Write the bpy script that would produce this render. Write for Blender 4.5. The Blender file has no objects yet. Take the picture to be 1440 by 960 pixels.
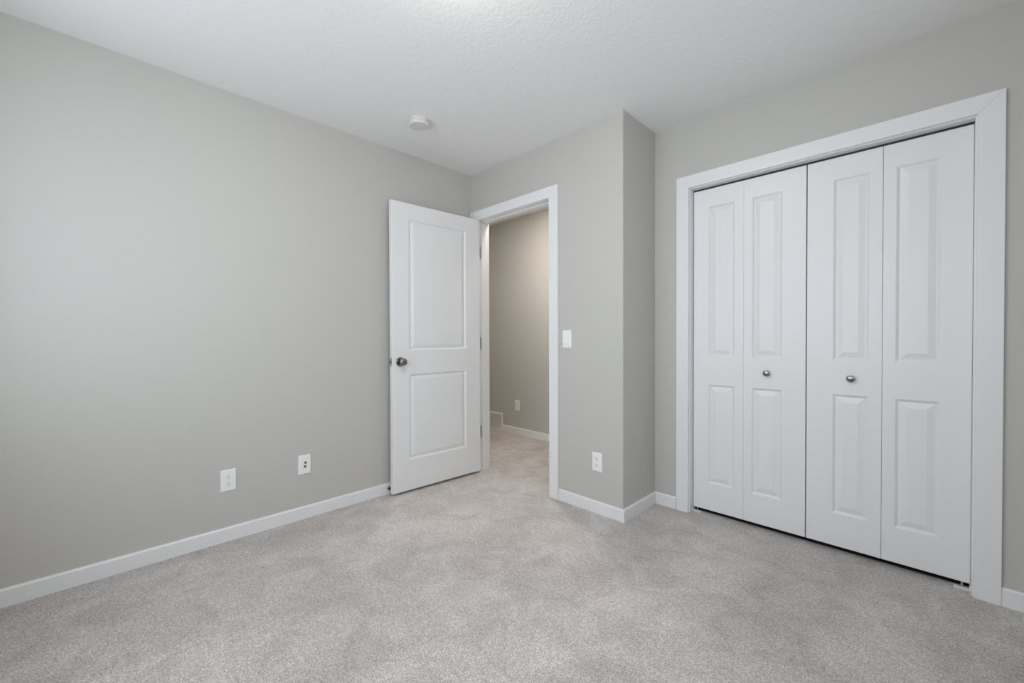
import bpy, bmesh, math, random
from mathutils import Vector, Matrix
random.seed(4)
S = bpy.context.scene
COL = S.collection
R = math.radians

# ------------------------------------------------------------------ camera
CAM = Vector((2.67627, -2.19272, 1.10332))
YAW, PITCH, ROLL, FPX = -0.786312, -0.0112, -0.0032017, 579.587
fwd = Vector((math.sin(YAW)*math.cos(PITCH), math.cos(YAW)*math.cos(PITCH), math.sin(PITCH)))
right = Vector((math.cos(YAW), -math.sin(YAW), 0.0))
up = right.cross(fwd)
r2 = right*math.cos(ROLL) + up*math.sin(ROLL)
u2 = up*math.cos(ROLL) - right*math.sin(ROLL)
cam_data = bpy.data.cameras.new('camera')
cam = bpy.data.objects.new('camera', cam_data)
COL.objects.link(cam)
cam.matrix_world = Matrix(((r2.x, u2.x, -fwd.x, CAM.x), (r2.y, u2.y, -fwd.y, CAM.y), (r2.z, u2.z, -fwd.z, CAM.z), (0, 0, 0, 1)))
cam_data.sensor_width = 36.0
cam_data.lens = FPX/1440.0*36.0
cam_data.clip_start = 0.05
S.camera = cam

# ------------------------------------------------------------------ light and exposure
SKY_STRENGTH = 4.5
SKY_COLOR = (0.81, 0.90, 1.0)
LAMP_STRENGTH = 45.0
LAMP_COLOR = (1.0, 0.945, 0.875)
HALL_STRENGTH = 235.0
HALL_COLOR = (1.0, 0.925, 0.84)
EXPOSURE = 0.0
S.view_settings.view_transform = 'Standard'
S.view_settings.look = 'None'
S.view_settings.gamma = 1.0
S.view_settings.use_curve_mapping = False
S.view_settings.exposure = EXPOSURE
try:
    S.cycles.max_bounces = 14
    S.cycles.diffuse_bounces = 10
    S.cycles.use_denoising = True
    S.cycles.sample_clamp_indirect = 6.0
except Exception:
    pass
world = bpy.data.worlds.new('sky')
S.world = world
world.use_nodes = True
wn = world.node_tree
bg = wn.nodes['Background']
bg.inputs['Color'].default_value = (*SKY_COLOR, 1)
bg.inputs['Strength'].default_value = SKY_STRENGTH

# room dimensions
H = 2.44
XB, D = 1.41246, 0.40851       # corner of the jog, depth of the jog
XR, YR = 3.10, -2.75           # right wall, rear wall (behind the camera)
YH = 1.145                     # far wall of the hallway
WT = 0.116                     # wall thickness
WX0, WX1, WZ0, WZ1 = 0.40, 2.92, 0.84, 2.12   # window opening in the rear wall
VY0, VY1, VZ0, VZ1 = -1.85, -0.95, 0.84, 2.12   # narrower window in the right wall, beside the camera

def add_portal(name, loc, rot, w, h):
    l = bpy.data.lights.new(name, 'AREA')
    l.shape = 'RECTANGLE'
    l.size, l.size_y = w, h
    o = bpy.data.objects.new(name, l)
    COL.objects.link(o)
    o.location, o.rotation_euler = loc, rot
    try:
        l.cycles.is_portal = True
    except Exception:
        pass
add_portal('rear_window_daylight', ((WX0+WX1)/2, YR-0.10, (WZ0+WZ1)/2), (R(90), 0, 0), WX1-WX0, WZ1-WZ0)        # faces +y
add_portal('right_window_daylight', (XR+0.10, (VY0+VY1)/2, (VZ0+VZ1)/2), (R(90), 0, R(90)), VY1-VY0, VZ1-VZ0)    # faces -x

# ------------------------------------------------------------------ materials
def mat(name, color, rough=0.6, metal=0.0, spec=0.5):
    m = bpy.data.materials.new(name)
    m.use_nodes = True
    b = m.node_tree.nodes['Principled BSDF']
    b.inputs['Base Color'].default_value = (*color, 1)
    b.inputs['Roughness'].default_value = rough
    b.inputs['Metallic'].default_value = metal
    b.inputs['Specular IOR Level'].default_value = spec
    return m

def bump(m, scale, strength, dist=0.002, detail=4.0, rough=0.55):
    nt = m.node_tree
    b = nt.nodes['Principled BSDF']
    geo = nt.nodes.new('ShaderNodeNewGeometry')
    n = nt.nodes.new('ShaderNodeTexNoise')
    n.inputs['Scale'].default_value = scale
    n.inputs['Detail'].default_value = detail
    n.inputs['Roughness'].default_value = rough
    nt.links.new(geo.outputs['Position'], n.inputs['Vector'])
    bp = nt.nodes.new('ShaderNodeBump')
    bp.inputs['Strength'].default_value = strength
    bp.inputs['Distance'].default_value = dist
    nt.links.new(n.outputs['Fac'], bp.inputs['Height'])
    nt.links.new(bp.outputs['Normal'], b.inputs['Normal'])
    return n, bp

def srgb(r, g, b):
    f = lambda c: (c/255/12.92) if c/255 <= 0.04045 else ((c/255+0.055)/1.055)**2.4
    return (f(r), f(g), f(b))

M = {}
M['wall'] = mat('wall_paint', srgb(191, 189, 184), 0.55, spec=0.35)
bump(M['wall'], 260, 0.10, 0.0006, 2)
M['ceiling'] = mat('ceiling_texture', srgb(238, 237, 236), 0.85, spec=0.2)
M['trim'] = mat('white_trim_paint', srgb(228, 228, 228), 0.34, spec=0.45)
M['door'] = mat('white_door_paint', srgb(228, 228, 228), 0.36, spec=0.45)
bump(M['door'], 120, 0.05, 0.0004, 2)
M['plate'] = mat('white_plastic', srgb(236, 236, 235), 0.35)
M['nickel'] = mat('satin_nickel', (0.27, 0.258, 0.24), 0.2, 1.0)
M['steel'] = mat('brushed_steel', (0.55, 0.54, 0.53), 0.35, 1.0)
M['slot'] = mat('dark_slot', (0.06, 0.06, 0.06), 0.7)
M['rubber'] = mat('black_rubber', (0.02, 0.02, 0.02), 0.6)
M['jack'] = mat('grey_jack', (0.17, 0.17, 0.17), 0.4, 0.2)
M['dark'] = mat('dark_track_and_gap_shade', (0.03, 0.03, 0.03), 0.6)
M['grille_back'] = mat('grille_backing', (0.5, 0.49, 0.48), 0.7)
M['alarm'] = mat('alarm_plastic', srgb(214, 213, 210), 0.4)
M['grille'] = mat('white_enamel', srgb(232, 231, 228), 0.4)

# the ceiling carries a stomped / orange-peel plaster texture
def ceiling_nodes(m):
    nt = m.node_tree
    b = nt.nodes['Principled BSDF']
    geo = nt.nodes.new('ShaderNodeNewGeometry')
    mp = nt.nodes.new('ShaderNodeMapping')
    nt.links.new(geo.outputs['Position'], mp.inputs['Vector'])
    n = nt.nodes.new('ShaderNodeTexNoise')
    n.inputs['Scale'].default_value = 34
    n.inputs['Detail'].default_value = 5
    n.inputs['Roughness'].default_value = 0.6
    n.inputs['Distortion'].default_value = 1.2
    nt.links.new(mp.outputs['Vector'], n.inputs['Vector'])
    rp = nt.nodes.new('ShaderNodeValToRGB')
    rp.color_ramp.elements[0].position = 0.42
    rp.color_ramp.elements[1].position = 0.62
    nt.links.new(n.outputs['Fac'], rp.inputs['Fac'])
    bp = nt.nodes.new('ShaderNodeBump')
    bp.inputs['Strength'].default_value = 0.28
    bp.inputs['Distance'].default_value = 0.0022
    nt.links.new(rp.outputs['Color'], bp.inputs['Height'])
    nt.links.new(bp.outputs['Normal'], b.inputs['Normal'])
ceiling_nodes(M['ceiling'])

# cut-pile carpet: speckled yarn tips, soft vacuum and footprint patches
def carpet_material():
    m = mat('carpet_pile', (0.4, 0.37, 0.35), 0.95, spec=0.1)
    nt = m.node_tree
    b = nt.nodes['Principled BSDF']
    geo = nt.nodes.new('ShaderNodeNewGeometry')
    def noise(scale, detail, rough, dist=0.0, sc=(1, 1, 1), rot=0.0):
        mp = nt.nodes.new('ShaderNodeMapping')
        mp.inputs['Scale'].default_value = sc
        mp.inputs['Rotation'].default_value = (0, 0, rot)
        nt.links.new(geo.outputs['Position'], mp.inputs['Vector'])
        n = nt.nodes.new('ShaderNodeTexNoise')
        n.inputs['Scale'].default_value = scale
        n.inputs['Detail'].default_value = detail
        n.inputs['Roughness'].default_value = rough
        n.inputs['Distortion'].default_value = dist
        nt.links.new(mp.outputs['Vector'], n.inputs['Vector'])
        return n
    def ramp(n, p0, p1, c0, c1):
        r = nt.nodes.new('ShaderNodeValToRGB')
        r.color_ramp.elements[0].position, r.color_ramp.elements[1].position = p0, p1
        r.color_ramp.elements[0].color = (*c0, 1)
        r.color_ramp.elements[1].color = (*c1, 1)
        nt.links.new(n.outputs['Fac'], r.inputs['Fac'])
        return r
    def mul(a, c):
        x = nt.nodes.new('ShaderNodeMix')
        x.data_type = 'RGBA'
        x.blend_type = 'MULTIPLY'
        x.inputs[0].default_value = 1.0
        nt.links.new(a.outputs[0] if a.bl_idname != 'ShaderNodeMix' else a.outputs[2], x.inputs[6])
        nt.links.new(c.outputs[0], x.inputs[7])
        return x
    fine = noise(180, 3, 0.72)
    base = ramp(fine, 0.36, 0.66, srgb(158, 152, 148), srgb(228, 222, 218))
    tuft = ramp(noise(62, 3, 0.6), 0.36, 0.64, (0.84,)*3, (1.08,)*3)
    patch = ramp(noise(6.5, 4, 0.62, 0.8), 0.36, 0.62, (0.86, 0.85, 0.84), (1.05,)*3)
    sweep = ramp(noise(2.1, 3, 0.55, 0.5, (1.0, 0.45, 1), 0.6), 0.38, 0.62, (0.90, 0.895, 0.89), (1.06,)*3)
    c = mul(mul(mul(base, tuft), patch), sweep)
    nt.links.new(c.outputs[2], b.inputs['Base Color'])
    b1 = nt.nodes.new('ShaderNodeBump')
    b1.inputs['Strength'].default_value = 0.5
    b1.inputs['Distance'].default_value = 0.006
    nt.links.new(noise(45, 3, 0.6).outputs['Fac'], b1.inputs['Height'])
    b2 = nt.nodes.new('ShaderNodeBump')
    b2.inputs['Strength'].default_value = 0.75
    b2.inputs['Distance'].default_value = 0.004
    nt.links.new(fine.outputs['Fac'], b2.inputs['Height'])
    nt.links.new(b1.outputs['Normal'], b2.inputs['Normal'])
    nt.links.new(b2.outputs['Normal'], b.inputs['Normal'])
    b.inputs['Sheen Weight'].default_value = 0.15
    return m
M['carpet'] = carpet_material()

def emitter(name, color, strength):
    m = bpy.data.materials.new(name)
    m.use_nodes = True
    b = m.node_tree.nodes['Principled BSDF']
    b.inputs['Base Color'].default_value = (0.9, 0.9, 0.88, 1)
    b.inputs['Emission Color'].default_value = (*color, 1)
    b.inputs['Emission Strength'].default_value = strength
    return m
M['lamp'] = emitter('lit_opal_glass', LAMP_COLOR, LAMP_STRENGTH)
M['hall_lamp'] = emitter('lit_warm_glass', HALL_COLOR, HALL_STRENGTH)

def glass_material():
    m = bpy.data.materials.new('window_glass')
    m.use_nodes = True
    nt = m.node_tree
    nt.nodes.clear()
    o = nt.nodes.new('ShaderNodeOutputMaterial')
    t = nt.nodes.new('ShaderNodeBsdfTransparent')
    g = nt.nodes.new('ShaderNodeBsdfGlossy')
    g.inputs['Roughness'].default_value = 0.02
    x = nt.nodes.new('ShaderNodeMixShader')
    x.inputs[0].default_value = 0.06
    nt.links.new(t.outputs[0], x.inputs[1])
    nt.links.new(g.outputs[0], x.inputs[2])
    nt.links.new(x.outputs[0], o.inputs[0])
    return m
M['glass'] = glass_material()

# ------------------------------------------------------------------ helpers
def link(name, me, parent=None, loc=(0, 0, 0), rot=(0, 0, 0)):
    o = bpy.data.objects.new(name, me)
    COL.objects.link(o)
    o.location = loc
    o.rotation_euler = rot
    if parent is not None:
        o.parent = parent
    return o

def obj(name, bm, m, parent=None, loc=(0, 0, 0), rot=(0, 0, 0), smooth=False):
    bmesh.ops.recalc_face_normals(bm, faces=bm.faces[:])
    me = bpy.data.meshes.new(name)
    bm.to_mesh(me)
    bm.free()
    me.materials.append(M[m])
    if smooth:
        for p in me.polygons:
            p.use_smooth = True
        try:
            me.set_sharp_from_angle(angle=R(38))
        except Exception:
            pass
    return link(name, me, parent, loc, rot)

def tag(o, label=None, cat=None, group=None, kind=None):
    if label: o['label'] = label
    if cat: o['category'] = cat
    if group: o['group'] = group
    if kind: o['kind'] = kind
    return o

def empty(name, loc=(0, 0, 0), rot=(0, 0, 0)):
    o = link(name, None, None, loc, rot)
    o.empty_display_size = 0.05
    return o

def struct(o, label, cat):
    return tag(o, label, cat, kind='structure')

def box(bm, x0, x1, y0, y1, z0, z1, bev=0.0, seg=2):
    t = bmesh.new()
    v = [t.verts.new(p) for p in ((x0,y0,z0),(x1,y0,z0),(x1,y1,z0),(x0,y1,z0),(x0,y0,z1),(x1,y0,z1),(x1,y1,z1),(x0,y1,z1))]
    for f in ((3,2,1,0),(4,5,6,7),(0,1,5,4),(1,2,6,5),(2,3,7,6),(3,0,4,7)):
        t.faces.new([v[i] for i in f])
    if bev > 0:
        bmesh.ops.bevel(t, geom=t.edges[:], offset=bev, segments=seg, affect='EDGES', profile=0.5)
    merge(bm, t)

def merge(bm, t, mtx=None):
    if mtx is not None:
        t.transform(mtx)
    me = bpy.data.meshes.new('tmp')
    t.to_mesh(me)
    t.free()
    bm.from_mesh(me)
    bpy.data.meshes.remove(me)

def prism(bm, pts, z0, z1, axis='z', bev=0.0):
    """polygon extruded along an axis; pts are 2-D in the other two axes"""
    def P(a, b, c):
        return {'z': (a, b, c), 'y': (a, c, b), 'x': (c, a, b)}[axis]
    t = bmesh.new()
    lo = [t.verts.new(P(a, b, z0)) for a, b in pts]
    hi = [t.verts.new(P(a, b, z1)) for a, b in pts]
    n = len(pts)
    t.faces.new(lo[::-1])
    t.faces.new(hi)
    for i in range(n):
        t.faces.new([lo[i], lo[(i+1) % n], hi[(i+1) % n], hi[i]])
    bmesh.ops.recalc_face_normals(t, faces=t.faces[:])
    if bev > 0:
        bmesh.ops.bevel(t, geom=t.edges[:], offset=bev, segments=2, affect='EDGES', profile=0.5)
    merge(bm, t)

def lathe(bm, prof, n=32, axis='z', at=(0, 0, 0)):
    """prof: list of (radius, height) along the axis"""
    t = bmesh.new()
    rings = []
    for r, h in prof:
        if r < 1e-6:
            rings.append([t.verts.new((0, 0, h))])
        else:
            rings.append([t.verts.new((r*math.cos(2*math.pi*i/n), r*math.sin(2*math.pi*i/n), h)) for i in range(n)])
    for a, b in zip(rings, rings[1:]):
        for i in range(n):
            j = (i+1) % n
            if len(a) == 1 and len(b) == 1: continue
            if len(a) == 1: t.faces.new([a[0], b[j], b[i]])
            elif len(b) == 1: t.faces.new([a[i], a[j], b[0]])
            else: t.faces.new([a[i], a[j], b[j], b[i]])
    for ring, flip in ((rings[0], True), (rings[-1], False)):
        if len(ring) > 1:
            t.faces.new(ring[::-1] if flip else ring)
    bmesh.ops.recalc_face_normals(t, faces=t.faces[:])
    mt = {'z': Matrix.Identity(4), '-z': Matrix.Rotation(math.pi, 4, 'X'), '-y': Matrix.Rotation(math.pi/2, 4, 'X'),
          'y': Matrix.Rotation(-math.pi/2, 4, 'X'), 'x': Matrix.Rotation(math.pi/2, 4, 'Y')}[axis]
    merge(bm, t, Matrix.Translation(at) @ mt)

# ------------------------------------------------------------------ room shell
bm = bmesh.new()
box(bm, -1.62, XR+0.12, YR-0.12, YH+0.12, -0.08, 0.0)
struct(obj('floor', bm, 'carpet'), 'beige grey cut pile carpet covering the room and hallway', 'carpet')
bm = bmesh.new()
box(bm, -1.62, XR+0.12, YR-0.12, YH+0.12, H, H+0.08)
struct(obj('ceiling', bm, 'ceiling'), 'white textured ceiling over the bedroom', 'ceiling')

bm = bmesh.new()
box(bm, -WT, 0, YR, 0, 0, H)
struct(obj('wall_left', bm, 'wall'), 'long light grey wall behind the open door with two plates', 'wall')

# wall with the doorway: opening DX0..DX1 (rough), mitred into the jog wall at the outer corner
DJ0, DJ1, DZ = 0.0825, 0.8495, 2.050      # jamb faces and head height
JT = 0.018
bm = bmesh.new()
box(bm, -1.5, DJ0-JT, 0, WT, 0, H)
prism(bm, [(DJ1+JT, 0), (XB-0.024, 0), (XB-0.003, -0.0016), (XB, 0.001), (XB-WT+0.001, WT), (DJ1+JT, WT)], 0, H)
box(bm, DJ0-JT, DJ1+JT, 0, WT, DZ+JT, H)
def wall_marks(m):
    """two faint filled nail marks high on the wall, right of the doorway"""
    nt = m.node_tree
    b = nt.nodes['Principled BSDF']
    geo = nt.nodes.new('ShaderNodeNewGeometry')
    fac = None
    for (x, z, r, s) in ((1.080, 1.728, 0.012, 0.10), (1.120, 1.712, 0.010, 0.05), (1.116, 1.752, 0.012, 0.045)):
        d = nt.nodes.new('ShaderNodeVectorMath'); d.operation = 'DISTANCE'
        d.inputs[1].default_value = (x, 0, z)
        nt.links.new(geo.outputs['Position'], d.inputs[0])
        mr = nt.nodes.new('ShaderNodeMapRange')
        mr.inputs['From Min'].default_value = r*0.3
        mr.inputs['From Max'].default_value = r
        mr.inputs['To Min'].default_value = s
        mr.inputs['To Max'].default_value = 0.0
        nt.links.new(d.outputs['Value'], mr.inputs['Value'])
        if fac is None: fac = mr.outputs[0]
        else:
            ad = nt.nodes.new('ShaderNodeMath'); ad.operation = 'ADD'
            nt.links.new(fac, ad.inputs[0]); nt.links.new(mr.outputs[0], ad.inputs[1])
            fac = ad.outputs[0]
    mx = nt.nodes.new('ShaderNodeMix'); mx.data_type = 'RGBA'
    mx.inputs[6].default_value = b.inputs['Base Color'].default_value
    mx.inputs[7].default_value = (0.15, 0.15, 0.14, 1)
    nt.links.new(fac, mx.inputs[0])
    nt.links.new(mx.outputs[2], b.inputs['Base Color'])
M['wall_marked'] = M['wall'].copy()
wall_marks(M['wall_marked'])
struct(obj('wall_back', bm, 'wall_marked'), 'light grey wall around the doorway with the light switch', 'wall')

bm = bmesh.new()
prism(bm, [(XB, 0.001), (XB, YH), (XB-WT, YH), (XB-WT+0.001, WT)], 0, H)
struct(obj('wall_side', bm, 'wall'), 'narrow shaded grey wall of the jog between doorway and closet', 'wall')

CJ0, CJ1, CZ = 1.6425, 2.8215, 2.0165     # closet jamb faces and head
bm = bmesh.new()
box(bm, XB, CJ0-JT, D, D+WT, 0, H)
box(bm, CJ1+JT, XR, D, D+WT, 0, H)
box(bm, CJ0-JT, CJ1+JT, D, D+WT, CZ+JT, H)
struct(obj('wall_closet', bm, 'wall'), 'light grey wall around the white closet doors', 'wall')

bm = bmesh.new()
box(bm, XR, XR+0.12, YR, VY0, 0, H)
box(bm, XR, XR+0.12, VY1, YH, 0, H)
box(bm, XR, XR+0.12, VY0, VY1, 0, VZ0)
box(bm, XR, XR+0.12, VY0, VY1, VZ1, H)
struct(obj('wall_right', bm, 'wall'), 'grey wall at the right of the closet', 'wall')
bm = bmesh.new()
box(bm, -WT, WX0, YR-0.12, YR, 0, H)
box(bm, WX1, XR+0.12, YR-0.12, YR, 0, H)
box(bm, WX0, WX1, YR-0.12, YR, 0, WZ0)
box(bm, WX0, WX1, YR-0.12, YR, WZ1, H)
struct(obj('wall_rear', bm, 'wall'), 'grey wall holding the window, opposite the doorway', 'wall')
bm = bmesh.new()
box(bm, -1.62, XR+0.12, YH, YH+0.12, 0, H)
struct(obj('wall_hall', bm, 'wall'), 'grey hallway wall seen through the doorway', 'wall')
bm = bmesh.new()
box(bm, -1.62, -1.5, 0, YH, 0, H)
struct(obj('wall_hall_end', bm, 'wall'), 'grey end wall of the hallway', 'wall')

# windows behind and beside the camera: frame, two sashes with panes, sill (local: opening along x, room side towards +y)
def window(name, loc, rot, w, z0, z1, label):
    win = struct(empty(name, loc, (0, 0, rot)), label, 'window')
    f = 0.05
    a, b = -w/2, w/2
    bm = bmesh.new()
    box(bm, a, a+f, -0.10, -0.04, z0, z1); box(bm, b-f, b, -0.10, -0.04, z0, z1)
    box(bm, a+f, b-f, -0.10, -0.04, z0, z0+f); box(bm, a+f, b-f, -0.10, -0.04, z1-f, z1)
    box(bm, -0.025, 0.025, -0.10, -0.04, z0+f, z1-f)
    obj('window_frame', bm, 'trim', win)
    for p, q in ((a+f, -0.025), (0.025, b-f)):
        bm = bmesh.new()
        box(bm, p, q, -0.073, -0.068, z0+f, z1-f)
        obj('pane', bm, 'glass', win)
    bm = bmesh.new()
    box(bm, a-0.05, b+0.05, -0.04, 0.05, z0-0.02, z0, 0.004)
    obj('window_sill', bm, 'trim', win)
window('window_1', ((WX0+WX1)/2, YR, 0), 0, WX1-WX0, WZ0, WZ1, 'white framed window in the wall opposite the doorway')
window('window_2', (XR, (VY0+VY1)/2, 0), R(90), VY1-VY0, VZ0, VZ1, 'narrow white framed window in the right wall')

# ------------------------------------------------------------------ baseboards
BH, BT = 0.0755, 0.013
def base_profile(depth=BT, h=BH):
    return [(0, 0), (depth, 0), (depth, h-0.008), (depth-0.004, h), (0, h)]
def baseboard(name, A, B, nrm, label, m0=0.0, m1=0.0):
    """board from A to B standing off its wall along nrm; m0, m1 lengthen (+) or shorten (-) the front edge for mitres"""
    A, B, nrm = Vector((*A, 0)), Vector((*B, 0)), Vector((*nrm, 0))
    d = (B-A).normalized()
    bm = bmesh.new()
    rings = []
    for P, s in ((A, -m0), (B, m1)):
        rings.append([bm.verts.new(P + nrm*q + d*(s*q/BT) + Vector((0, 0, z))) for q, z in base_profile()])
    a, b = rings
    n = len(a)
    bm.faces.new(a[::-1]); bm.faces.new(b)
    for i in range(n):
        bm.faces.new([a[i], a[(i+1) % n], b[(i+1) % n], b[i]])
    return struct(obj(name, bm, 'trim'), label, 'baseboard')
CW, CT = 0.0765, 0.017        # casing width and thickness
baseboard('baseboard_left', (0, YR), (0, 0), (1, 0), 'long white baseboard along the left wall', 0, 0)
baseboard('baseboard_back', (DJ1+0.006+CW, 0), (XB, 0), (0, -1), 'white baseboard between door casing and jog corner', 0, BT)
baseboard('baseboard_side', (XB, 0), (XB, D), (1, 0), 'short white baseboard on the shaded jog wall', BT, -BT)
baseboard('baseboard_closet', (XB, D), (1.5578, D), (0, -1), 'short white baseboard between jog wall and closet casing', -BT, 0)
baseboard('baseboard_right', (2.9029, D), (XR, D), (0, -1), 'white baseboard at the right of the closet casing', 0, 0)
baseboard('baseboard_hall', (-0.8215, YH), (XB-WT, YH), (0, -1), 'white baseboard along the hallway wall', 0, 0)

# ------------------------------------------------------------------ doorway casing and jambs
def casing(parent, x0, x1, zin, w, y, t, flip=1):
    """flat three-piece casing, mitred; x0,x1 inner edges, zin inner head edge; sits from y towards y-t (flip=1)"""
    ya, yb = (y-t, y) if flip > 0 else (y, y+t)
    for pts, nm in (([(x0-w, 0), (x0, 0), (x0, zin), (x0-w, zin+w)], 'side_casing'),
                    ([(x1, 0), (x1+w, 0), (x1+w, zin+w), (x1, zin)], 'side_casing'),
                    ([(x0, zin), (x1, zin), (x1+w, zin+w), (x0-w, zin+w)], 'head_casing')):
        bm = bmesh.new()
        prism(bm, pts, ya, yb, 'y', 0.0016)
        obj(nm, bm, 'trim', parent)
t1 = struct(empty('trim_1', (0, 0, 0)), 'white flat casing and jambs framing the doorway', 'door casing')
casing(t1, DJ0-0.0005, DJ1+0.005, DZ+0.003, CW-0.0015, 0, CT)
casing(t1, DJ0-0.006, DJ1+0.006, DZ+0.006, CW, WT, CT, -1)
for x0, x1, nm in ((DJ0-JT, DJ0, 'side_jamb'), (DJ1, DJ1+JT, 'side_jamb')):
    bm = bmesh.new()
    box(bm, x0, x1, 0.0, WT, 0, DZ+JT)
    obj(nm, bm, 'trim', t1)
bm = bmesh.new(); box(bm, DJ0, DJ1, 0.0, WT, DZ, DZ+JT); obj('head_jamb', bm, 'trim', t1)
st = 0.010
for x0, x1 in ((DJ0, DJ0+st), (DJ1-st, DJ1)):
    bm = bmesh.new(); box(bm, x0, x1, 0.040, 0.078, 0, DZ-st, 0.0015); obj('door_stop_strip', bm, 'trim', t1)
bm = bmesh.new(); box(bm, DJ0, DJ1, 0.040, 0.078, DZ-st, DZ, 0.0015); obj('door_stop_strip', bm, 'trim', t1)
bm = bmesh.new(); box(bm, DJ1-0.0015, DJ1+0.0005, 0.004, 0.034, 0.905, 0.962); obj('strike_plate', bm, 'nickel', t1)

# ------------------------------------------------------------------ panelled door slabs
def slab(w, h, t, panels, profile, z0=0.0, both=False, edge=0.0015):
    """slab from x 0..w, y 0..t (front face at y=0, facing -y), with moulded panels (x0,x1,z0,z1) sunk by profile [(inset, depth)]"""
    bm = bmesh.new()
    def face(yf, s):
        xs = sorted({edge, w-edge, *[p[0] for p in panels], *[p[1] for p in panels]})
        zs = sorted({z0+edge, z0+h-edge, *[p[2] for p in panels], *[p[3] for p in panels]})
        V = {}
        def v(x, z, y=yf):
            k = (round(x, 6), round(z, 6), round(y, 6))
            if k not in V: V[k] = bm.verts.new((x, y, z))
            return V[k]
        for xa, xb in zip(xs, xs[1:]):
            for za, zb in zip(zs, zs[1:]):
                cx, cz = (xa+xb)/2, (za+zb)/2
                if any(p[0] < cx < p[1] and p[2] < cz < p[3] for p in panels): continue
                bm.faces.new([v(xa, za), v(xb, za), v(xb, zb), v(xa, zb)])
        for (xa, xb, za, zb) in panels:
            prev = None
            for ins, dep in profile:
                y = yf + s*dep
                ring = [v(xa+ins, za+ins, y), v(xb-ins, za+ins, y), v(xb-ins, zb-ins, y), v(xa+ins, zb-ins, y)]
                if ins == 0 and dep == 0:
                    # outer ring follows the grid cuts on its sides
                    pass
                if prev:
                    for i in range(4):
                        bm.faces.new([prev[i], prev[(i+1) % 4], ring[(i+1) % 4], ring[i]])
                prev = ring
            bm.faces.new(prev)
        # eased edge
        o = [(edge, z0+edge), (w-edge, z0+edge), (w-edge, z0+h-edge), (edge, z0+h-edge)]
        q = [(0, z0), (w, z0), (w, z0+h), (0, z0+h)]
        oo = [bm.verts.new((x, yf, z)) for x, z in o]
        qq = [bm.verts.new((x, yf+s*edge, z)) for x, z in q]
        for i in range(4):
            j = (i+1) % 4
            bm.faces.new([oo[i], oo[j], qq[j], qq[i]])
        return qq
    a = face(0.0, 1)
    if both:
        b = face(t, -1)
    else:
        b = [bm.verts.new((x, t, z)) for x, z in ((0, z0), (w, z0), (w, z0+h), (0, z0+h))]
        bm.faces.new(b)
    for i in range(4):
        j = (i+1) % 4
        bm.faces.new([a[i], a[j], b[j], b[i]])
    return bm

# ------------------------------------------------------------------ open entry door
# local frame: x along the slab from the hinge edge, y from the visible (hall side) face backwards, z up
A_OPEN = R(2.5)
th = math.pi/2 + A_OPEN
pin = Vector((DJ0, -0.008))
Uv = Vector((math.cos(th), -math.sin(th)))
Vv = Vector((math.sin(th), math.cos(th)))
org = pin + Vv*0.043 + Uv*0.003
door = struct(empty('door_1', (org.x, org.y, 0), (0, 0, math.atan2(Uv.y, Uv.x))), 'white two panel entry door standing open against the left wall', 'door')
# Uv = local +x ; local +y must point from the visible face to the back (= -Vv)
DW, DT, DB, DH = 0.765, 0.035, 0.018, 2.029
prof_entry = [(0, 0), (0.004, 0.002), (0.011, 0.009), (0.015, 0.009), (0.038, 0.0022), (0.043, 0.0022)]
ys = 1 if Uv.x*(-Vv.y) - Uv.y*(-Vv.x) > 0 else -1
bm = slab(DW, DH, DT, [(0.139, 0.6345, 0.234, 0.8405), (0.139, 0.6345, 1.0125, 1.9365)], prof_entry, DB, True)
if ys < 0: bm.transform(Matrix.Scale(-1, 4, (0, 1, 0)))
obj('slab', bm, 'door', door)
def knob_profile():
    return [(0.033, 0.0), (0.033, 0.004), (0.029, 0.009), (0.014, 0.011), (0.0115, 0.016), (0.012, 0.026), (0.019, 0.031), (0.0255, 0.038),
            (0.0275, 0.045), (0.0255, 0.052), (0.020, 0.057), (0.011, 0.0595), (0, 0.060)]
KU, KZ = 0.704, 0.932
kp = knob_profile()
bm = bmesh.new(); lathe(bm, kp[:4] + [(0, 0.011)], 40, '-y'); 
ros = obj('rosette', bm, 'nickel', door, (KU, 0, KZ), smooth=True)
if ys < 0: ros.rotation_euler = (0, 0, math.pi)
bm = bmesh.new(); lathe(bm, [(0.0, 0.009)] + kp[4:], 40, '-y')
kn = obj('knob', bm, 'nickel', door, (KU, 0, KZ), smooth=True)
if ys < 0: kn.rotation_euler = (0, 0, math.pi)
bm = bmesh.new(); lathe(bm, [(r, h*0.85) for r, h in kp], 32, 'y')
kb = obj('knob', bm, 'nickel', door, (KU, ys*DT, KZ), smooth=True)
if ys < 0: kb.rotation_euler = (0, 0, math.pi)
bm = bmesh.new()
y0, y1 = sorted((ys*0.004, ys*0.031))
box(bm, DW-0.001, DW+0.0012, y0, y1, KZ-0.028, KZ+0.028, 0.0004, 1)
lp = obj('latch_plate', bm, 'steel', door)
bm = bmesh.new()
y0, y1 = sorted((ys*0.011, ys*0.025))
box(bm, DW+0.001, DW+0.012, y0, y1, KZ-0.007, KZ+0.007, 0.002, 2)
obj('latch_bolt', bm, 'nickel', lp)
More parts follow.
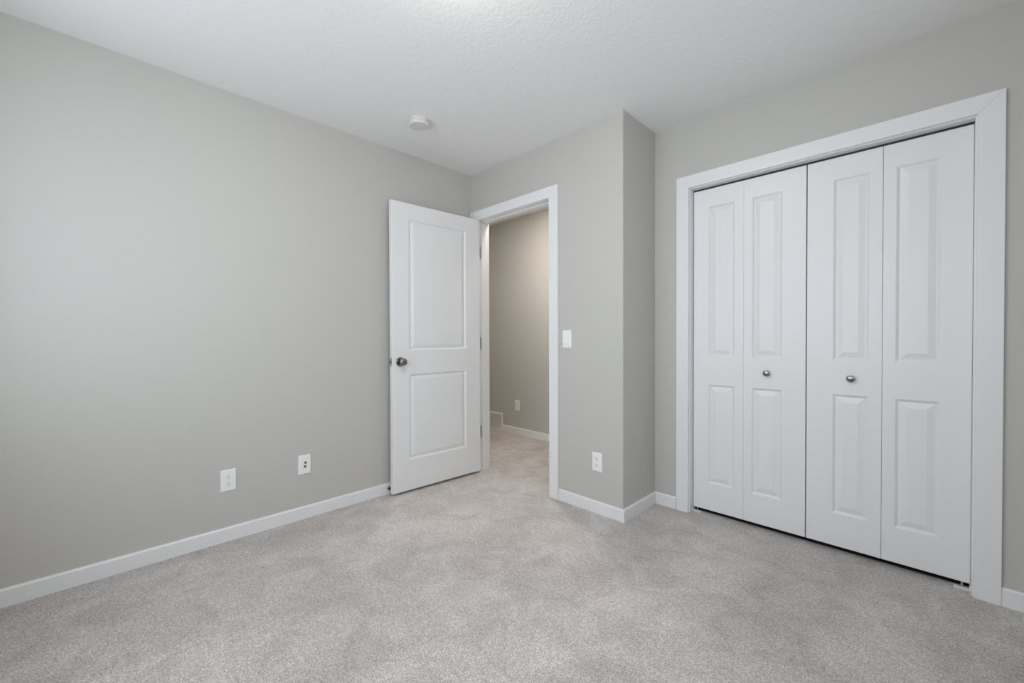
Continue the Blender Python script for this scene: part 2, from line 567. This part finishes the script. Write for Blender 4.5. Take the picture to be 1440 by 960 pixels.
# hinges: knuckle barrel on the pin line, one leaf let into the jamb, one into the door edge
for hz in (0.320, 1.052, 1.796):
    bm = bmesh.new()
    lathe(bm, [(0.0, -0.054), (0.003, -0.053), (0.0055, -0.050), (0.0055, 0.050), (0.003, 0.053), (0, 0.054)], 16, 'z')
    px, py = 0.0 - 0.003, ys*0.043
    h = obj('hinge', bm, 'steel', door, (px, py, hz), smooth=True)
    bm = bmesh.new()
    y0, y1 = sorted((-ys*0.040, -ys*0.004))
    box(bm, 0.0012, 0.0030, y0, y1, -0.05, 0.05)
    obj('hinge_leaf', bm, 'steel', h)
for hz in (0.320, 1.052, 1.796):
    bm = bmesh.new(); box(bm, DJ0-0.0005, DJ0+0.0015, -0.004, 0.038, hz-0.05, hz+0.05); obj('hinge_leaf', bm, 'steel', t1)

# ------------------------------------------------------------------ closet casing, jambs, track and bifold doors
t2 = struct(empty('trim_2', (0, D, 0)), 'white flat casing and jambs framing the closet opening', 'closet casing')
casing(t2, 1.6372, 2.8268, 2.0217, 0.0757, 0, CT)
for x0, x1 in ((CJ0-JT, CJ0), (CJ1, CJ1+JT)):
    bm = bmesh.new(); box(bm, x0, x1, 0, WT, 0, CZ+JT); obj('side_jamb', bm, 'trim', t2)
bm = bmesh.new(); box(bm, CJ0, CJ1, 0, WT, CZ, CZ+JT); obj('head_jamb', bm, 'trim', t2)
bm = bmesh.new(); box(bm, CJ0, CJ1, 0.052, 0.078, CZ-0.008, CZ); obj('track', bm, 'dark', t2)

bm = bmesh.new(); box(bm, CJ0, CJ1, 0.082, 0.150, 0.0, 0.004, 0.001, 1); obj('gap_shade_strip', bm, 'dark', t2)  # dark strip added to paint the black shade in the gap under the doors
YD = 0.455
LT = 0.030
LB, LH = 0.030, 1.9755
prof_bi = [(0, 0), (0.004, 0.0025), (0.0105, 0.0085), (0.0145, 0.0085), (0.040, 0.0012), (0.044, 0.0012)]
PU, PL = (0.980, 1.8965), (0.1975, 0.8065)
leaf_spec = {'door_2': [(1.6455, 1.9298, 1.7350, 1.8815), (1.9303, 2.2297, 1.9735, 2.1215)],
             'door_3': [(2.2343, 2.5318, 2.3440, 2.4830), (2.5330, 2.8206, 2.5785, 2.7250)]}
labels = {'door_2': 'white bifold closet door pair nearer the jog corner', 'door_3': 'white bifold closet door pair at the right, nearer the camera'}
def closet_knob(parent, x, z):
    bm = bmesh.new()
    lathe(bm, [(0.013, 0.0), (0.013, 0.003), (0.007, 0.006), (0.0065, 0.011), (0.011, 0.014), (0.0165, 0.017), (0.0175, 0.021),
               (0.0155, 0.025), (0.009, 0.0275), (0, 0.028)], 32, '-y')
    obj('knob', bm, 'nickel', parent, (x, 0, z), smooth=True)
for nm, leaves in leaf_spec.items():
    dr = struct(empty(nm, (leaves[0][0], YD, 0)), labels[nm], 'closet door')
    parts = []
    for (xa, xb, pa, pb) in leaves:
        w = xb-xa
        bm = slab(w, LH, LT, [(pa-xa, pb-xa, *PL), (pa-xa, pb-xa, *PU)], prof_bi, LB, False)
        parts.append(obj('door_panel', bm, 'door', dr, (xa-leaves[0][0], 0, 0)))
    if nm == 'door_2': closet_knob(parts[1], 2.0515-leaves[1][0], 0.895)
    else: closet_knob(parts[0], 2.4175-leaves[0][0], 0.890)
    for hz in (0.30, 1.02, 1.75):
        bm = bmesh.new()
        lathe(bm, [(0.0, -0.035), (0.004, -0.035), (0.004, 0.035), (0, 0.035)], 12, 'z')
        obj('hinge', bm, 'steel', dr, (leaves[1][0]-0.001-leaves[0][0], LT+0.004, hz), smooth=True)

# small floor brackets carrying the bottom pivots, against each closet jamb
def bracket(x, sx, label):
    e = tag(empty('pivot_bracket', (x, YD-0.006, 0)), label, 'bracket', 'closet pivot brackets')
    bm = bmesh.new()
    xa, xb = sorted((0, sx*0.050))
    box(bm, xa, xb, 0, 0.028, 0.0, 0.005, 0.0008, 1)
    obj('floor_plate', bm, 'grille', e)
    bm = bmesh.new()
    xa, xb = sorted((0, sx*0.003))
    box(bm, xa, xb, 0.0, 0.028, 0.005, 0.022)
    obj('jamb_tab', bm, 'grille', e)
    bm = bmesh.new()
    lathe(bm, [(0, 0.005), (0.004, 0.005), (0.004, 0.032), (0, 0.032)], 12, 'z')
    obj('pin', bm, 'steel', e, (sx*0.025, 0.018, 0))
bracket(CJ0, 1, 'small white pivot bracket on the carpet at the closet jamb beside the jog')
bracket(CJ1, -1, 'small white pivot bracket on the carpet at the right closet jamb')

# ------------------------------------------------------------------ wall plates (local: x width, z up, front towards -y, back at y=0)
def plate_mesh(w, h, t=0.0055):
    bm = bmesh.new()
    b = 0.003
    lo = [(-w/2, -h/2), (w/2, -h/2), (w/2, h/2), (-w/2, h/2)]
    rings = []
    for ins, y in ((0, 0), (0, -t+b), (b*0.6, -t+b*0.3), (b*1.6, -t)):
        rings.append([bm.verts.new((x - math.copysign(ins, x), y, z - math.copysign(ins, z))) for x, z in lo])
    bm.faces.new(rings[0]); bm.faces.new(rings[-1])
    for a, c in zip(rings, rings[1:]):
        for i in range(4):
            bm.faces.new([a[i], a[(i+1) % 4], c[(i+1) % 4], c[i]])
    return bm
def round_rect(w, h, r, n=5):
    pts = []
    for cx, cz, a0 in ((w/2-r, h/2-r, 0), (-w/2+r, h/2-r, 90), (-w/2+r, -h/2+r, 180), (w/2-r, -h/2+r, 270)):
        for i in range(n+1):
            a = R(a0 + 90*i/n)
            pts.append((cx+r*math.cos(a), cz+r*math.sin(a)))
    return pts
def duplex(loc, rot, label):
    e = tag(empty('wall_outlet', loc, (0, 0, rot)), label, 'outlet', 'duplex wall outlets')
    obj('face_plate', plate_mesh(0.0715, 0.1155), 'plate', e)
    for s in (1, -1):
        bm = bmesh.new()
        prism(bm, round_rect(0.034, 0.029, 0.010), -0.0075, -0.005, 'y', 0.0005)
        so = obj('socket', bm, 'plate', e, (0, 0, s*0.0195))
        for x, hh in ((-0.0064, 0.0088), (0.0064, 0.0072)):
            bm = bmesh.new(); box(bm, x-0.0012, x+0.0012, -0.0079, -0.0070, 0.0045-hh/2, 0.0045+hh/2)
            obj('slot', bm, 'slot', so)
        bm = bmesh.new(); lathe(bm, [(0.0026, 0.0070), (0.0026, 0.0079)], 14, '-y', (0, 0, -0.0075)); obj('ground_hole', bm, 'slot', so)
    bm = bmesh.new(); lathe(bm, [(0.003, 0.005), (0.003, 0.0062), (0.002, 0.0068), (0, 0.0069)], 14, '-y'); obj('screw', bm, 'plate', e, smooth=True)
    return e
LEFT = math.pi/2       # plate on the left wall: local -y (front) -> world +x
duplex((0, -1.7085, 0.3287), LEFT, 'white duplex outlet on the left wall, farther from the open door than the jack plate')
duplex((1.2318, 0, 0.3200), 0, 'white duplex outlet low on the wall between doorway and jog corner')
duplex((-0.5855, YH, 0.3270), 0, 'white outlet on the hallway wall seen through the doorway')
e = tag(empty('jack_plate', (0, -1.3183, 0.3285), (0, 0, LEFT)), 'white plate with two small dark jacks on left wall beside the open door', 'wall plate')
obj('face_plate', plate_mesh(0.0715, 0.1155), 'plate', e)
for z in (0.0115, -0.0115):
    bm = bmesh.new()
    lathe(bm, [(0.0075, 0.005), (0.0075, 0.0075), (0.0048, 0.0075), (0.0048, 0.0120), (0.0030, 0.0120), (0.0025, 0.009), (0, 0.009)], 18, '-y')
    obj('jack', bm, 'jack', e, (0.004 if z > 0 else 0.001, 0, z), smooth=True)
for z in (0.042, -0.042):
    bm = bmesh.new(); lathe(bm, [(0.003, 0.005), (0.003, 0.006), (0.002, 0.0066), (0, 0.0067)], 12, '-y'); obj('screw', bm, 'plate', e, (0, 0, z), smooth=True)

e = tag(empty('light_switch', (0.9980, 0, 1.0873)), 'white rocker light switch on the wall beside the doorway casing', 'light switch')
obj('face_plate', plate_mesh(0.0715, 0.1165), 'plate', e)
bm = bmesh.new()
box(bm, -0.0175, 0.0175, -0.0065, -0.0050, -0.0345, 0.0345, 0.0006, 1)
obj('rocker_frame', bm, 'plate', e)
bm = bmesh.new()
prism(bm, [(-0.0062, -0.0315), (-0.0145, -0.0315), (-0.0095, 0.0), (-0.0068, 0.0315), (-0.0062, 0.0315)], -0.0158, 0.0158, 'x', 0.0004)
obj('rocker', bm, 'plate', e)

# ------------------------------------------------------------------ smoke alarm on the ceiling
e = tag(empty('smoke_alarm', (0.467, -0.790, H)), 'round white smoke alarm on the ceiling above the open door', 'smoke alarm')
bm = bmesh.new(); lathe(bm, [(0.054, 0), (0.055, 0.010), (0.053, 0.012), (0, 0.012)], 48, '-z'); obj('base', bm, 'alarm', e, smooth=True)
bm = bmesh.new(); lathe(bm, [(0.0, 0.010), (0.053, 0.012), (0.0575, 0.018), (0.061, 0.032), (0.0605, 0.036), (0.056, 0.0405), (0.047, 0.0405), (0.0455, 0.0375), (0.041, 0.0375), (0.0395, 0.0405), (0, 0.0415)], 48, '-z')
obj('cover', bm, 'alarm', e, smooth=True)
bm = bmesh.new(); lathe(bm, [(0.010, 0.040), (0.010, 0.0428), (0.008, 0.0435), (0, 0.0437)], 24, '-z'); obj('test_button', bm, 'alarm', e, (0.016, -0.010, 0), smooth=True)

# ------------------------------------------------------------------ return air register at the hallway floor
e = tag(empty('air_register', (-0.975, YH, 0)), 'white louvred air register low on the hallway wall behind the door jamb', 'air register')
RW, RH = 0.302, 0.206
bm = bmesh.new()
fr = 0.017
for (x0, x1, z0, z1) in ((-RW/2, RW/2, RH-fr, RH), (-RW/2, RW/2, 0.0, fr+0.006), (-RW/2, -RW/2+fr, fr+0.006, RH-fr), (RW/2-fr, RW/2, fr+0.006, RH-fr)):
    box(bm, x0, x1, -0.013, 0, z0, z1, 0.0012, 1)
obj('frame', bm, 'grille', e)
bm = bmesh.new(); box(bm, -RW/2+fr, RW/2-fr, -0.0015, 0, fr, RH-fr); obj('backing', bm, 'grille_back', e)
bm = bmesh.new()
n = 11
for i in range(n):
    z = 0.030 + (RH-fr-0.038)*i/(n-1)
    prism(bm, [(-0.0120, z-0.001), (-0.0120, z+0.0008), (-0.003, z+0.0078), (-0.003, z+0.006)], -RW/2+fr-0.001, RW/2-fr+0.001, 'x')
obj('louver', bm, 'grille', e)

# ------------------------------------------------------------------ baseboard door stop with a black rubber tip
e = tag(empty('door_stop', (BT, -0.772, 0.046)), 'short door stop with black rubber tip on baseboard behind the door', 'door stop')
bm = bmesh.new(); lathe(bm, [(0.011, 0), (0.011, 0.003), (0.006, 0.006), (0.0055, 0.022), (0, 0.022)], 20, 'x'); obj('post', bm, 'steel', e, smooth=True)
bm = bmesh.new(); lathe(bm, [(0, 0.020), (0.0085, 0.021), (0.0095, 0.026), (0.009, 0.033), (0.006, 0.036), (0, 0.036)], 20, 'x'); obj('rubber_tip', bm, 'rubber', e, smooth=True)

# ------------------------------------------------------------------ lamps (both just out of the frame)
def dome_lamp(x, y, r, h, m, label, cat):
    e = tag(empty('ceiling_light', (x, y, H)), label, cat)
    bm = bmesh.new(); lathe(bm, [(r, 0), (r+0.008, 0.004), (r+0.008, 0.014), (r, 0.018), (0, 0.018)], 48, '-z'); obj('base_ring', bm, 'nickel', e, smooth=True)
    bm = bmesh.new()
    prof = [(0.0, 0.016)] + [(r*0.97*math.cos(R(a)), 0.018 + h*math.sin(R(a))) for a in range(0, 90, 9)] + [(0, 0.018+h)]
    lathe(bm, prof, 48, '-z'); obj('glass_dome', bm, m, e, smooth=True)
dome_lamp(1.635, -1.393, 0.15, 0.075, 'lamp', 'round flush ceiling light with opal glass dome in the bedroom', 'ceiling light')
e = tag(empty('ceiling_light', (0.15, 0.36, H)), 'flat round warm ceiling light in the hallway', 'ceiling light')
bm = bmesh.new(); lathe(bm, [(0.088, 0), (0.102, 0.0), (0.102, 0.010), (0.098, 0.014), (0.088, 0.012)], 40, '-z'); obj('base_ring', bm, 'grille', e, smooth=True)
bm = bmesh.new(); lathe(bm, [(0, 0.011), (0.088, 0.011), (0.088, 0.017), (0.084, 0.019), (0, 0.020)], 40, '-z'); obj('diffuser', bm, 'hall_lamp', e)
